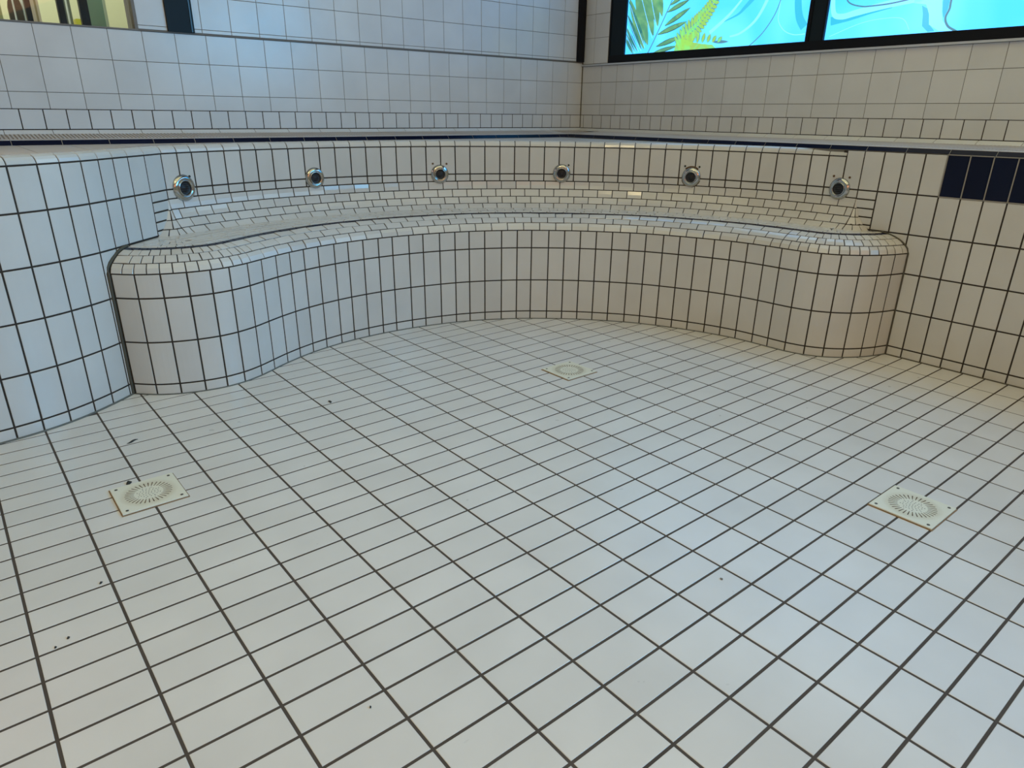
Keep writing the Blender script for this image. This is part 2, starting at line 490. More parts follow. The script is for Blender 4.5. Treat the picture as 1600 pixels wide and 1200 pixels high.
# light joint lines round the navy tiles
mb = MB(); mb.box(4.9165, 4.9205, -3.9, 0.014, 1.052, 1.058); mb.box(4.9165, 4.9205, -3.9, 0.014, 1.299, 1.3045)
for y in RIGHT_Y[4:]: mb.box(4.9165, 4.9205, y - 0.003, y + 0.003, 1.055, 1.303)
tag(mb.build('navy_joint', M_GROUTN, wr), kind='stuff')

# curved back wall of the seat niche
wb = solid_wall('wall_pool_back', SB, frange(0, back_path.len, 120), -0.1, 1.262, M_GROUT)
TS = [SU(t) for t in TH]
TS[0] = 0.0; TS[-1] = back_path.len
for c, (a, b) in enumerate(zip(TS, TS[1:])):
    top = 1.303 if c >= len(TS) - 2 else 1.262
    tile(wb, 'tile', SB, a, b, 1.055, top, M_PT, **KW)
    tile(wb, 'short_tile', SB, a, b, 1.0, 1.055, M_PT, **KW)
mb = MB(); p, n = back_path.eval(back_path.len); mb.box(4.9235, 5.03, 0.5, 0.66, 1.2, 1.3005); mb.build('grout_block', M_GROUT, wb)

# swept seat-back cove below 1.0 m
COVE = [(-0.125, 0.797), (-0.098, 0.815), (-0.070, 0.840), (-0.047, 0.868), (-0.030, 0.895), (-0.014, 0.935), (-0.004, 0.970), (0.0, 1.0)]
SV = profile_surface(back_path, COVE)
VL = SV.L[-1]; VR = [VL * k / 4 for k in range(5)]
S0, S1 = 0.0, back_path.len - 0.001
cove = MB()
sheet(cove, SV, frange(S0, S1, 140), frange(0, VL, 10), off=-0.0005)
tag(cove.build('cove_grout', M_GROUT, wb))
PITCH = 0.1192
for r in range(4):                                                  # r = 0 the lowest row
    ph = (0.5, 0.05, 0.05, 0.5)[r]
    a = S0
    nxt = S0 + PITCH * (ph if ph > 0.3 else 1.0)
    off = (r % 2) * 0.4
    nxt = S0 + PITCH * (0.45 + off)
    while a < S1 - 0.01:
        b = min(nxt, S1)
        if S1 - b < 0.03: b = S1
        tile(wb, 'cove_tile', SV, a, b, VR[r], VR[r + 1], M_PT, gap=0.0058, nv=2, tilt=0.022, proud=0.0034)
        a = b; nxt = b + PITCH


# wedge-shaped end pieces where the cove turns into the side walls
def wedge(apex, a0, a1, cuts, parent, k0=1.0):
    """quarter cone around the vertical through apex; angles in degrees, plan"""
    def prof(z):
        for (d0, z0), (d1, z1) in zip(COVE, COVE[1:]):
            if z0 <= z <= z1: return -(d0 + (d1 - d0) * (z - z0) / (z1 - z0))
        return 0.0
    def S(u, v):                                                    # u degrees, v height
        r = prof(v) * (k0 + (1 - k0) * (u - a0) / (a1 - a0)); a = math.radians(u)
        z2 = min(1.0, v + 0.01); slope = (prof(max(0.797, v - 0.01)) - prof(z2)) / max(1e-4, (z2 - max(0.797, v - 0.01)))
        d = Vector((math.cos(a), math.sin(a), 0)); N = (d + Vector((0, 0, slope))).normalized()
        return Vector((apex[0], apex[1], v)) + d * r, N
    zs = [0.797, 0.833, 0.880, 0.936, 0.998]
    mb = MB(); sheet(mb, S, frange(a0, a1, 8), frange(0.797, 1.0, 8), off=-0.001); mb.build('cove_grout', M_GROUT, parent)
    for k in range(4):
        n = cuts[k]
        for q in range(n):
            b0 = a0 + (a1 - a0) * q / n; b1 = a0 + (a1 - a0) * (q + 1) / n
            r = max(0.01, prof((zs[k] + zs[k + 1]) / 2)); g = math.degrees(0.0022 / r)
            mb = MB(); vs = []
            for h in (0.0025, -0.003):
                for (u, v) in ((b0 + g, zs[k] + 0.0025), (b1 - g, zs[k] + 0.0025), (b1 - g, zs[k + 1] - 0.0025), (b0 + g, zs[k + 1] - 0.0025)):
                    P, N = S(u, v); vs.append(P + N * h)
            mb.add(vs, [(0, 1, 2, 3), (7, 6, 5, 4), (0, 4, 5, 1), (1, 5, 6, 2), (2, 6, 7, 3), (3, 7, 4, 0)])
            o = mb.build('wedge_tile', M_PT, parent, vs[0])


wedge((4.9205, 0.5155), 180, 270, (3, 2, 2, 1), wb)
pl, nl = back_path.eval(S0)
wedge((pl.x, pl.y), -138, -67, (3, 2, 2, 1), wb, 1.55)

# ------------------------------------------------------------------ rounded coping on the rim
COPE = [(0.0, 1.2625), (0.0015, 1.273), (0.006, 1.284), (0.013, 1.2935), (0.023, 1.300), (0.036, 1.303), (0.075, 1.303)]
cop_pts = [tuple(left_path.eval(s)[0]) for s in frange(0, left_path.len - 0.01, 120)] + [cpt(TH[0] - (TH[0] - TH[-2]) * i / 200) for i in range(1, 201)]
cop_path = Path(cop_pts, smooth=4)
SCp = profile_surface(cop_path, COPE)
cg = MB()
sheet(cg, SCp, frange(0, cop_path.len, 260), frange(0, SCp.L[-1], 7), off=-0.001)
coping = cg.build('trim_pool_coping', M_GROUT); tag(coping, kind='structure')
cj = [cop_path.nearest(left_path.eval(s)[0]) for s in LJ[:-1]] + [cop_path.nearest(cpt(t)) for t in TH[:-1]]
for a, b in zip(cj, cj[1:]):
    tile(coping, 'coping_tile', SCp, a, b, 0.0, SCp.L[-1], M_PT, gap=0.0055, nv=6, tilt=0.0)
tile(coping, 'coping_tile', SCp, cj[0] - 0.5, cj[0], 0.0, SCp.L[-1], M_PT, gap=0.0055, nv=6)

# ------------------------------------------------------------------ seat bench
BP = [(0.0, 0.0), (0.0, 0.690), (0.002, 0.702), (0.010, 0.717), (0.024, 0.734), (0.044, 0.751), (0.070, 0.767), (0.100, 0.780), (0.132, 0.791), (0.165, 0.798), (0.20, 0.802)]
SBn = profile_surface(bench_path, BP)
V1 = 0.690
bm_ = MB()
us = frange(JS[0] - 0.05, JS[-1], 200)
sheet(bm_, SBn, us, [0, 0.3, 0.62] + frange(0.66, SBn.L[-1], 14), off=-0.0005)
bench = bm_.build('pool_seat_bench', M_GROUT)
tag(bench, 'long curved tiled seat ledge built round the niche under the chrome nozzles', 'bench')
rows = [(0.0, 0.062), (0.062, 0.31), (0.31, 0.558), (0.558, V1)]
for a, b in zip(JS, JS[1:]):
    tight = a < JS[8] or b > JS[38]
    for z0, z1 in rows: tile(bench, 'front_tile', SBn, a, b, z0, z1, M_PT, gap=0.0088, proud=0.0018, nu=4 if tight else 1, tilt=0.0 if tight else 0.004)
NR = [V1 + k * (SBn.L[-1] - V1) / 4 for k in range(5)]
sA, sB = JS[6] + 0.03, JS[40] - 0.02
for r in range(4):
    edges = [JS[0]]
    step = 0.0645
    nA = round((sA - JS[0]) / step)
    edges = [JS[0] + (sA - JS[0]) * k / nA for k in range(nA + 1)]
    x = sA + 0.122 * (0.5 if r % 2 else 1.0)
    while x < sB - 0.03: edges.append(x); x += 0.1215
    nB = round((JS[-1] - sB) / step)
    edges += [sB + (JS[-1] - sB) * k / nB for k in range(nB + 1)]
    if r % 2:
        edges = [edges[0]] + [e + (0.032 if (e < sA or e > sB) and e < JS[-1] - 0.04 else 0) for e in edges[1:]]
    for a, b in zip(edges, edges[1:]):
        if b - a < 0.014: continue
        if r == 3:
            o = tile(bench, 'navy_tile', SBn, a, b, NR[r] - 0.002, NR[r] + 0.034, M_NAVY, gap=0.005, proud=0.0024, tilt=0.004)
            tile(bench, 'seat_tile', SBn, a, b, NR[r] + 0.034, NR[r + 1], M_PT, gap=0.005, proud=0.0022)
            if o: o['label'] = 'dark navy tile'
        else: tile(bench, 'nosing_tile', SBn, a, b, NR[r], NR[r + 1], M_PT, gap=0.0058, nv=2, tilt=0.022, proud=0.0034)
# seat: grout bed and tile courses following the front edge
outline = []
for s in frange(JS[0] + 0.02, JS[-1], 160):
    p, n = bench_path.eval(s); outline.append((p.x - n.x * 0.195, p.y - n.y * 0.195))
outline = [q for q in outline if q[0] < 4.93]
back_o = [cpt(TH[-1] + (TH[0] - TH[-1]) * i / 120, RB + 0.02) for i in range(121)]
seat = plate('seat_bed', outline + [(4.93, outline[-1][1])] + back_o + [(1.15, 2.92), (0.98, 2.74), (0.86, 2.62)], 0.77, 0.8015, M_GROUT, bench)
for pts in ([(0.87, 2.59), (0.98, 2.60), (1.10, 2.58), (1.30, 2.60), (1.36, 2.86), (1.19, 2.925), (1.06, 2.785)], [(4.80, 0.72), (4.84, 0.60), (4.92, 0.40), (4.92, 0.72)]):
    plate('seat_tile', pts, 0.799, 0.8038, M_PT, bench)
SEAT = [(0.20, 0.8035), (0.52, 0.8035)]
SS = profile_surface(bench_path, SEAT)
for r in range(5):
    v0, v1 = r * 0.061, (r + 1) * 0.061
    a = JS[0] + (0.06 if r % 2 else 0.0); pitch = 0.122
    while a < JS[-1] - 0.02:
        b = min(a + pitch, JS[-1])
        ok = True
        for u, v in ((a, v0), (b, v0), (a, v1), (b, v1), ((a + b) / 2, (v0 + v1) / 2)):
            P, _ = SS(u, v)
            if P.x > 4.925 or (P.x < 1.19 and P.y > left_wall_y(P.x) + 0.02) or (Vector((P.x, P.y)) - CB).length > RB + 0.02: ok = False
        e0, e1 = SS(a, v1)[0], SS(b, v1)[0]
        if (e0 - e1).length < 0.02: ok = False
        if ok: tile(bench, 'seat_tile', SS, a, b, v0, v1, M_PT, gap=0.005, proud=0.0015, tilt=0.003)
        a = b


def bead(name, pts, r, m, parent):
    """sealant bead: thin round strip through 3-D points"""
    mb = MB(); n = len(pts); K = 6; ring = []
    for i, p in enumerate(pts):
        p = Vector(p); d = (Vector(pts[min(n - 1, i + 1)]) - Vector(pts[max(0, i - 1)])).normalized()
        up = Vector((0, 0, 1)) if abs(d.z) < 0.9 else Vector((1, 0, 0))
        x = d.cross(up).normalized(); y = x.cross(d)
        ring += [p + x * (r * math.cos(2 * math.pi * k / K)) + y * (r * math.sin(2 * math.pi * k / K)) for k in range(K)]
    fs = [(i * K + k, i * K + (k + 1) % K, (i + 1) * K + (k + 1) % K, (i + 1) * K + k) for i in range(n - 1) for k in range(K)]
    mb.add(ring, fs); return mb.build(name, m, parent, smooth=True)


def bench_edge(s):
    pts = []
    for v in [0.0, 0.2, 0.4, 0.6, 0.69] + frange(0.69, SBn.L[-1], 8)[1:]:
        P, N = SBn(s, v); pts.append(P + N * 0.002)
    return pts


def on_left(P):   # slide a point in plan onto the left wall
    return P


le = bench_edge(JS[0])
lx = []
for P in le:
    q = left_path.nearest((P.x, P.y)); p, n = left_path.eval(q); lx.append(Vector((p.x + n.x * 0.003, p.y + n.y * 0.003, P.z)))
bead('sealant', lx, 0.010, M_SEALD, bench)
re_ = bench_edge(JS[-1] - 0.005)
rx = []
for P in re_: rx.append(Vector((4.917, P.y, P.z)))
bead('sealant', rx, 0.006, M_SEALD, bench)
bead('sealant', [Vector((*(bench_path.eval(s)[0] + bench_path.eval(s)[1] * 0.002), 0.0005)) for s in frange(JS[0], JS[-1], 150)], 0.0055, M_SEAL, bench)
bead('sealant', [Vector((*(left_path.eval(s)[0] + left_path.eval(s)[1] * 0.003), 0.001)) for s in frange(1.0, left_path.nearest((0.724, 2.44)), 60)], 0.007, M_SEAL, wl)
bead('sealant', [Vector((4.917, y, 0.001)) for y in frange(0.11, -3.5, 30)], 0.006, M_SEALD, wr)

# ------------------------------------------------------------------ deck behind the rim
YN = 3.345; XN = 4.925                                              # line of the navy gutter edge
dpts = [(-2.5, 2.19)]
inner = []
for s in frange(0.0, cop_path.len, 160):
    p, n = cop_path.eval(s); inner.append((p.x - n.x * 0.07, p.y - n.y * 0.07))
inner = [q for q in inner if q[0] < 4.915]
deck = plate('floor_deck', inner + [(XN, 0.66), (XN, YN), (-2.5, YN)], 1.20, 1.3000, M_GROUTW)
tag(deck, kind='structure')


def inner_y(x, lo=True):
    best = None
    for a, b in zip(inner, inner[1:]):
        if min(a[0], b[0]) <= x <= max(a[0], b[0]) and abs(a[0] - b[0]) > 1e-9:
            y = a[1] + (b[1] - a[1]) * (x - a[0]) / (b[0] - a[0])
            best = y if best is None else max(best, y)
    return best if best is not None else YN


x = -2.0
while x < 4.8:
    x1 = min(x + 0.2525, XN)
    ya, yb = inner_y(max(x, -2.4)) + 0.002, inner_y(min(x1, 4.86)) + 0.002
    g = 0.0022
    if YN - max(ya, yb) > 0.03:
        ylist = [None]
        mb = MB(); vs = [(x + g, ya, 1.3033), (x1 - g, yb, 1.3033), (x1 - g, YN - 0.002, 1.3033), (x + g, YN - 0.002, 1.3033)]
        vs += [(p[0], p[1], 1.299) for p in vs]
        mb.add(vs, [(0, 1, 2, 3), (0, 4, 5, 1), (1, 5, 6, 2), (2, 6, 7, 3), (3, 7, 4, 0)])
        mb.build('deck_tile', M_DK, deck, vs[0])
    x = x1

# ------------------------------------------------------------------ overflow gutter along both walls
YW, XW = 3.65, 5.36                                                 # the two tiled room walls


def gutter(name, line, prof, u0, u1, joints, cut, corner=None):
    """prof: list of (distance back, z); line(u, d, z) -> point; N from the profile"""
    L = [0.0]
    for a, b in zip(prof, prof[1:]): L.append(L[-1] + math.hypot(b[0] - a[0], b[1] - a[1]))
    def S(u, v):
        i = 0
        while i < len(L) - 2 and v > L[i + 1]: i += 1
        t = (v - L[i]) / (L[i + 1] - L[i]); a, b = prof[i], prof[i + 1]
        d, z = a[0] + (b[0] - a[0]) * t, a[1] + (b[1] - a[1]) * t
        dd, dz = b[0] - a[0], b[1] - a[1]; l = math.hypot(dd, dz)
        P = line(u, d, z); back = line(u, d + 1, z) - P
        return P, (Vector((0, 0, 1)) * (dd / l) - back * (dz / l))
    mb = MB(); sheet(mb, S, [u0, u1], L, off=-0.002)
    root = mb.build(name, M_GROUTN); tag(root, kind='structure')
    for a, b in zip(joints, joints[1:]):
        t0, t1 = cut(a), cut(b)
        o = tile(root, 'navy_edge_tile', S, a, b, L[0], L[1], M_NAVY, gap=0.004, proud=0.001, bev=0.001)
        if o: o['label'] = 'dark navy edge tile'
        tile(root, 'gutter_tile', S, a, b, L[1], L[2], M_DK, gap=0.003, proud=0.001, bev=0.001)
        mb = MB(); patch(mb, S, a, b, L[2], L[3], gap=0.003, proud=-0.003, bev=0.001, sink=0.004)
        n = 12
        for k in range(n):
            c = a + (b - a) * (k + 0.5) / n
            patch(mb, S, c - 0.0062, c + 0.0062, L[2] + 0.004, L[3] - 0.004, gap=0.0008, proud=0.0025, bev=0.001, sink=0.004)
        mb.build('ribbed_tile', M_DK, root)
        tile(root, 'cove_tile', S, a, b, L[3], L[-1], M_WT, gap=0.004, proud=0.001, bev=0.001)
    if corner: tile(root, 'cove_tile', S, corner, 0.0, L[3], L[-1], M_WT, gap=0.004, proud=0.001, bev=0.001)
    return root


GL = [(0.0, 1.303), (0.022, 1.331), (0.075, 1.335), (0.262, 1.356), (0.300, 1.380)]
GR = [(0.0, 1.303), (0.022, 1.331), (0.085, 1.335), (0.375, 1.352), (0.430, 1.377)]
xj = [0.505 + 0.2532 * k for k in range(-6, 18)] + [XN]
gl = gutter('trim_gutter_back', lambda u, d, z: Vector((u, YN + d, z)), GL, -2.5, XW, xj + [XW], lambda x: 0)
yj = [0.012 + 0.2515 * k for k in range(13, -12, -1)]
yj = [y for y in yj if y < YN - 0.05]; yj = [YN] + yj
gr = gutter('trim_gutter_right', lambda u, d, z: Vector((XN + d, YN - u, z + 0.0004)), GR, 0.0, YN + 3.6, [YN - y for y in yj], lambda x: 0, YN - YW)

# ------------------------------------------------------------------ room walls
def S_back(u, v): return Vector((u, YW, v)), Vector((0, -1, 0))
def S_right(u, v): return Vector((XW, -u, v)), Vector((-1, 0, 0))


mb = MB()
mb.box(-4.0, XW + 0.3, YW, YW + 0.25, 1.2, 1.975)                     # parapet below the opening
mb.box(1.358, XW + 0.3, YW, YW + 0.25, 1.975, 4.6)
mb.box(-4.0, 1.358, YW, YW + 0.25, 3.3, 4.6)
rb = mb.build('wall_back', M_GROUTW); tag(rb, kind='structure')
WK = dict(gap=0.0032, proud=0.0025, bev=0.001, tilt=0.0015)
lowx = [0.576 + 0.1994 * k for k in range(-1, 24)] + [XW]
rowsz = [1.50, 1.596, 1.793, 1.972]
for a, b in zip(lowx, lowx[1:]):
    for z0, z1 in zip(rowsz, rowsz[1:]): tile(rb, 'tile', S_back, a, b, z0, z1, M_WT, **WK)
bandx = [0.608 + 0.12455 * k for k in range(-1, 39)]
bandx = [q for q in bandx if q < XW - 0.03] + [XW]
bg = MB(); bg.box(-4, XW, YW - 0.0008, YW + 0.01, 1.375, 1.502); bg.build('dark_joint_bed', M_GROUT, rb)
for a, b in zip(bandx, bandx[1:]):
    tile(rb, 'band_tile', S_back, a, b, 1.382, 1.50, M_WT, gap=0.0062, proud=0.0035, bev=0.001, tilt=0.002)
COLX0, COLX1 = 1.536, 1.702
POSTX0 = 5.268
upx = [1.358, 1.536, COLX1] + [1.755 + 0.1965 * k for k in range(0, 18)] + [POSTX0]
upz = [1.983, 2.006, 2.203, 2.401, 2.60]
for a, b in zip(upx, upx[1:]):
    if abs(a - COLX0) < 1e-3: continue
    for z0, z1 in zip(upz, upz[1:]):
        tile(rb, 'tile' if z1 - z0 > 0.05 else 'border_tile', S_back, a, b, z0, z1, M_WT, **WK)
mb = MB()
for a, b in zip(upx, upx[1:]):
    if abs(a - COLX0) < 1e-3: continue
    z = 2.60
    while z < 4.4: patch(mb, S_back, a, b, z, z + 0.198, **WK); z += 0.198
a = 0.3766 - 0.1994
while a > -3.9:
    for z0, z1 in zip(rowsz, rowsz[1:]): patch(mb, S_back, a - 0.1994, a, z0, z1, **WK)
    a -= 0.1994
tag(mb.build('far_tiles', M_WTS, rb), kind='stuff')
mb = MB(); mb.box(1.358, XW, YW - 0.010, YW, 1.9735, 1.9795); mb.build('ledge_shadow_strip', M_GREY, rb)  # dark grey strip draws the shadow line below the border tiles
bead('corner_sealant', [(XW - 0.003, YW - 0.003, z) for z in frange(1.385, 1.98, 6)], 0.007, M_SEALD, rb)

mb = MB()
mb.box(XW, XW + 0.3, -6.0, YW, 1.2, 1.942)
mb.box(XW, XW + 0.3, 3.312, YW, 1.942, 4.6)
mb.box(XW, XW + 0.3, -6.0, 3.312, 3.55, 4.6)
rr_ = mb.build('wall_right', M_GROUTW); tag(rr_, kind='structure')
ry = [YW] + [3.386 - 0.2003 * k for k in range(0, 20)]
for a, b in zip(ry, ry[1:]):
    for z0, z1 in zip([1.50, 1.596, 1.793], [1.596, 1.793, 1.941]): tile(rr_, 'tile', S_right, -a, -b, z0, z1, M_WT, **WK)
by = [0.001 + 0.1242 * k for k in range(29, -8, -1)]
by = [YW] + [q for q in by if q < YW - 0.03]
bg = MB(); bg.box(XW - 0.0008, XW + 0.01, -6, YW, 1.370, 1.502); bg.build('dark_joint_bed', M_GROUT, rr_)
for a, b in zip(by, by[1:]):
    tile(rr_, 'band_tile', S_right, -a, -b, 1.379, 1.50, M_WT, gap=0.0062, proud=0.0035, bev=0.001, tilt=0.002)
mb = MB()
for k in range(27):
    a = ry[-1] - 0.2003 * k
    for z0, z1 in zip([1.50, 1.596, 1.793], [1.596, 1.793, 1.941]): patch(mb, S_right, -a, -a + 0.2003, z0, z1, **WK)
for k in range(41):
    a = by[-1] - 0.1242 * k
    patch(mb, S_right, -a, -a + 0.1242, 1.379, 1.50, gap=0.0062, proud=0.0035, bev=0.001)
tag(mb.build('far_tiles', M_WTS, rr_), kind='stuff')
for a, b in ((YW - 0.002, 3.50), (3.50, 3.316)):
    for z0, z1 in zip([1.960, 2.182, 2.383, 2.582], [2.182, 2.383, 2.582, 2.78]): tile(rr_, 'tile', S_right, -a, -b, z0, z1, M_WT, **WK)
mb = MB(); mb.box(XW - 0.024, XW + 0.02, -6.0, YW, 1.9415, 1.9555); mb.build('sill_strip', M_ALU, rr_)

# dark vertical members on the back wall
mb = MB(); mb.box(COLX0, COLX1, YW - 0.022, YW, 1.980, 4.5)
c1 = mb.build('trim_navy_column', M_BLUEBLACK); tag(c1, kind='structure')
mb = MB(); mb.box(COLX1 - 0.020, COLX1 - 0.012, YW - 0.027, YW - 0.021, 1.985, 4.5); mb.build('edge_strip', simple('slate_blue', (0.05, 0.09, 0.13), 0.3), c1)
mb = MB(); mb.box(POSTX0, XW - 0.012, YW - 0.03, YW, 1.978, 4.5)
c2 = mb.build('trim_corner_post', M_BLACK); tag(c2, kind='structure')

# ------------------------------------------------------------------ right window with printed film
ZB, ZT = 2.022, 3.45
fr = MB()
fr.box(XW + 0.000, XW + 0.07, -6.0, 3.311, 1.958, ZB)                # bottom rail
fr.box(XW + 0.000, XW + 0.07, -6.0, 3.311, ZT, 3.55)
win = fr.build('window_1', M_BLACK); tag(win, kind='structure')
mb = MB(); mb.box(XW + 0.004, XW + 0.07, 3.122, 3.311, ZB, ZT); mb.build('window_stile', M_BLUEBLACK, win)
mb = MB(); mb.box(XW + 0.0, XW + 0.004, 3.296, 3.311, ZB, ZT); mb.build('stile_edge', M_BLACK, win)
for yc in (1.252, -0.68, -2.6, -4.5):
    mb = MB(); mb.box(XW + 0.004, XW + 0.07, yc - 0.052, yc + 0.045, ZB, ZT); mb.build('mullion', M_BLUEBLACK, win)
    mb = MB(); mb.box(XW - 0.004, XW + 0.07, yc + 0.045, yc + 0.072, ZB, ZT); mb.box(XW + 0.0, XW + 0.07, yc - 0.066, yc - 0.052, ZB, ZT); mb.build('mullion_edge', M_BLACK, win)
XP = XW + 0.024
ylim = [3.122, 1.324, 1.186, -0.608, -0.746, -2.528, -2.666, -4.428]
for k in range(0, 8, 2):
    mb = MB(); mb.box(XP, XP + 0.008, ylim[k + 1], ylim[k], ZB, ZT); mb.build('window_pane', M_FILM, win)


def shape(name, polys, m, d=0.0006):
    """flat printed shape on the film: polygons in the window plane (y, z)"""
    mb = MB()
    for P in polys:
        n = len(P); vs = [Vector((XP - d, p[0], p[1])) for p in P] + [Vector((XP + 0.001, p[0], p[1])) for p in P]
        ar = sum(P[i][0] * P[(i + 1) % n][1] - P[(i + 1) % n][0] * P[i][1] for i in range(n))
        f = tuple(range(n)); f = f[::-1] if ar > 0 else f
        mb.add(vs, [f] + [(i, (i + 1) % n, n + (i + 1) % n, n + i) for i in range(n)])
    return mb.build(name, m, win)


def spline(P, n=10):
    out = []
    for i in range(len(P) - 1):
        p0, p1, p2, p3 = P[max(0, i - 1)], P[i], P[i + 1], P[min(len(P) - 1, i + 2)]
        for k in range(n):
            t = k / n
            out.append(tuple(0.5 * (2 * p1[c] + (p2[c] - p0[c]) * t + (2 * p0[c] - 5 * p1[c] + 4 * p2[c] - p3[c]) * t * t + (3 * p1[c] - p0[c] - 3 * p2[c] + p3[c]) * t ** 3) for c in (0, 1)))
    out.append(P[-1]); return out


def ribbon(P, w0, w1=None, n=8):
    Q = spline(P, n); w1 = w0 if w1 is None else w1; polys = []
    A, B = [], []
    for i, q in enumerate(Q):
        a, b = Q[max(0, i - 1)], Q[min(len(Q) - 1, i + 1)]; dx, dy = b[0] - a[0], b[1] - a[1]; l = math.hypot(dx, dy) or 1
        wv = (w0 + (w1 - w0) * i / (len(Q) - 1)) / 2
        A.append((q[0] - dy / l * wv, q[1] + dx / l * wv)); B.append((q[0] + dy / l * wv, q[1] - dx / l * wv))
    for i in range(len(Q) - 1): polys.append([A[i], A[i + 1], B[i + 1], B[i]])
    return polys


def leaf(a, b, w, bend=0.0):
    """pointed blade from a to b"""
    dx, dy = b[0] - a[0], b[1] - a[1]; nx, ny = -dy, dx; l = math.hypot(dx, dy); nx /= l; ny /= l
    prof = [(0, 0.12), (0.15, 0.6), (0.35, 0.95), (0.55, 1.0), (0.75, 0.75), (0.9, 0.38), (1.0, 0.0)]
    A = [(a[0] + dx * t + nx * (w / 2 * q + bend * math.sin(math.pi * t)), a[1] + dy * t + ny * (w / 2 * q + bend * math.sin(math.pi * t))) for t, q in prof]
    B = [(a[0] + dx * t + nx * (-w / 2 * q + bend * math.sin(math.pi * t)), a[1] + dy * t + ny * (-w / 2 * q + bend * math.sin(math.pi * t))) for t, q in prof[:-1]]
    return A + B[::-1]


def clipz(poly, zmin, ymax=3.118):
    def clip(P, f):
        out = []
        for i in range(len(P)):
            a, b = P[i], P[(i + 1) % len(P)]; fa, fb = f(a), f(b)
            if fa >= 0: out.append(a)
            if (fa >= 0) != (fb >= 0): t = fa / (fa - fb); out.append((a[0] + (b[0] - a[0]) * t, a[1] + (b[1] - a[1]) * t))
        return out
    P = clip(poly, lambda p: p[1] - zmin)
    return clip(P, lambda p: ymax - p[0]) if len(P) > 2 else []


def cp(polys): return [q for q in (clipz(p, ZB + 0.001) for p in polys) if len(q) > 2]


# water print on both panes
shape('pale_wave_print', cp(ribbon([(1.172, 2.30), (1.145, 2.19), (1.081, 2.166), (0.987, 2.181), (0.85, 2.203), (0.70, 2.222), (0.56, 2.235)], 0.03, 0.05)), M_FILM_LT, 0.0005)
shape('pale_wave_print', cp([[(0.60, 2.205), (0.524, 2.19), (0.494, 2.133), (0.48, 2.07), (0.413, 2.03), (0.36, 2.023), (0.33, 2.023), (0.402, 2.087), (0.418, 2.142), (0.43, 2.204), (0.44, 2.40), (0.62, 2.40)]]), M_FILM_LT, 0.0005)
shape('blue_wave_print', cp([[(0.548, 2.186), (0.510, 2.165), (0.492, 2.125), (0.476, 2.069), (0.438, 2.031), (0.479, 2.028), (0.522, 2.065), (0.532, 2.136)], [(1.165, 2.17), (1.031, 2.162), (0.894, 2.185), (0.74, 2.196), (0.74, 2.19), (0.887, 2.165), (1.024, 2.135), (1.155, 2.115)], [(0.43, 2.40), (0.425, 2.20), (0.415, 2.14), (0.40, 2.10), (0.385, 2.15), (0.385, 2.40)]]), M_FILM_DK, 0.0004)
shape('pale_wave_print', cp(ribbon([(1.15, 2.045), (0.95, 2.11), (0.80, 2.13), (0.66, 2.12), (0.60, 2.05)], 0.004, 0.004) + ribbon([(1.585, 2.40), (1.585, 2.253), (1.579, 2.177), (1.52, 2.109), (1.436, 2.076), (1.346, 2.075)], 0.006, 0.006) + ribbon([(2.20, 2.14), (2.05, 2.24), (1.95, 2.33), (1.86, 2.43)], 0.03, 0.01) + ribbon([(2.0, 2.10), (1.9, 2.12), (1.78, 2.20), (1.70, 2.33), (1.66, 2.45)], 0.012, 0.03)), M_FILM_LT, 0.0005)
shape('blue_wave_print', cp(ribbon([(2.091, 2.206), (1.954, 2.25), (1.896, 2.291), (1.82, 2.36), (1.76, 2.44)], 0.004, 0.05) + ribbon([(1.45, 2.42), (1.44, 2.30), (1.41, 2.19), (1.36, 2.12)], 0.05, 0.06)), M_FILM_DK, 0.0004)
shape('grey_line_print', cp(ribbon([(1.09, 2.33), (1.061, 2.265), (1.016, 2.235), (0.945, 2.217), (0.898, 2.214), (0.762, 2.217), (0.624, 2.233), (0.50, 2.26)], 0.009, 0.009) + ribbon([(0.37, 2.36), (0.376, 2.199), (0.375, 2.153), (0.388, 2.101), (0.362, 2.053), (0.310, 2.022), (0.28, 2.00)], 0.013, 0.013) + ribbon([(1.81, 2.02), (1.709, 2.1), (1.63, 2.203), (1.588, 2.306), (1.57, 2.42)], 0.007, 0.006)), M_FILM_LINE, 0.0012)
# palm frond print
shape('palm_leaf_print', cp([leaf((2.758, 2.233), (2.864, 2.60), 0.095), leaf((2.801, 2.160), (2.975, 2.62), 0.10), leaf((2.857, 2.090), (3.05, 2.56), 0.10), leaf((2.716, 2.304), (2.80, 2.56), 0.065), leaf((2.90, 2.06), (3.11, 2.48), 0.08)]), M_FILM_LEAF, 0.0009)
shape('dark_palm_print', cp([leaf((2.93, 2.06), (3.13, 2.36), 0.040), leaf((2.97, 2.045), (3.14, 2.26), 0.035), leaf((3.025, 2.026), (3.14, 2.17), 0.03), leaf((3.00, 2.03), (3.14, 2.215), 0.025), leaf((2.88, 2.1), (3.125, 2.47), 0.03)]), M_FILM_LEAFD, 0.0013)
shape('leaf_vein_print', cp(sum([ribbon([(a[0], a[1]), ((a[0] + b[0]) / 2 + 0.004, (a[1] + b[1]) / 2), b], 0.005, 0.002, 4) for a, b in (((2.93, 2.045), (3.118, 2.33)), ((2.96, 2.04), (3.118, 2.26)), ((2.89, 2.07), (3.10, 2.43)), ((2.81, 2.14), (2.98, 2.50)), ((2.765, 2.22), (2.87, 2.5)), ((3.0, 2.03), (3.118, 2.18)))], [])), M_FILM_LT, 0.0018)
shape('palm_stem_print', cp(ribbon([(2.87, 1.99), (2.80, 2.10), (2.752, 2.183), (2.678, 2.313), (2.622, 2.416), (2.58, 2.52)], 0.010, 0.006)), M_FILM_LINE, 0.0013)
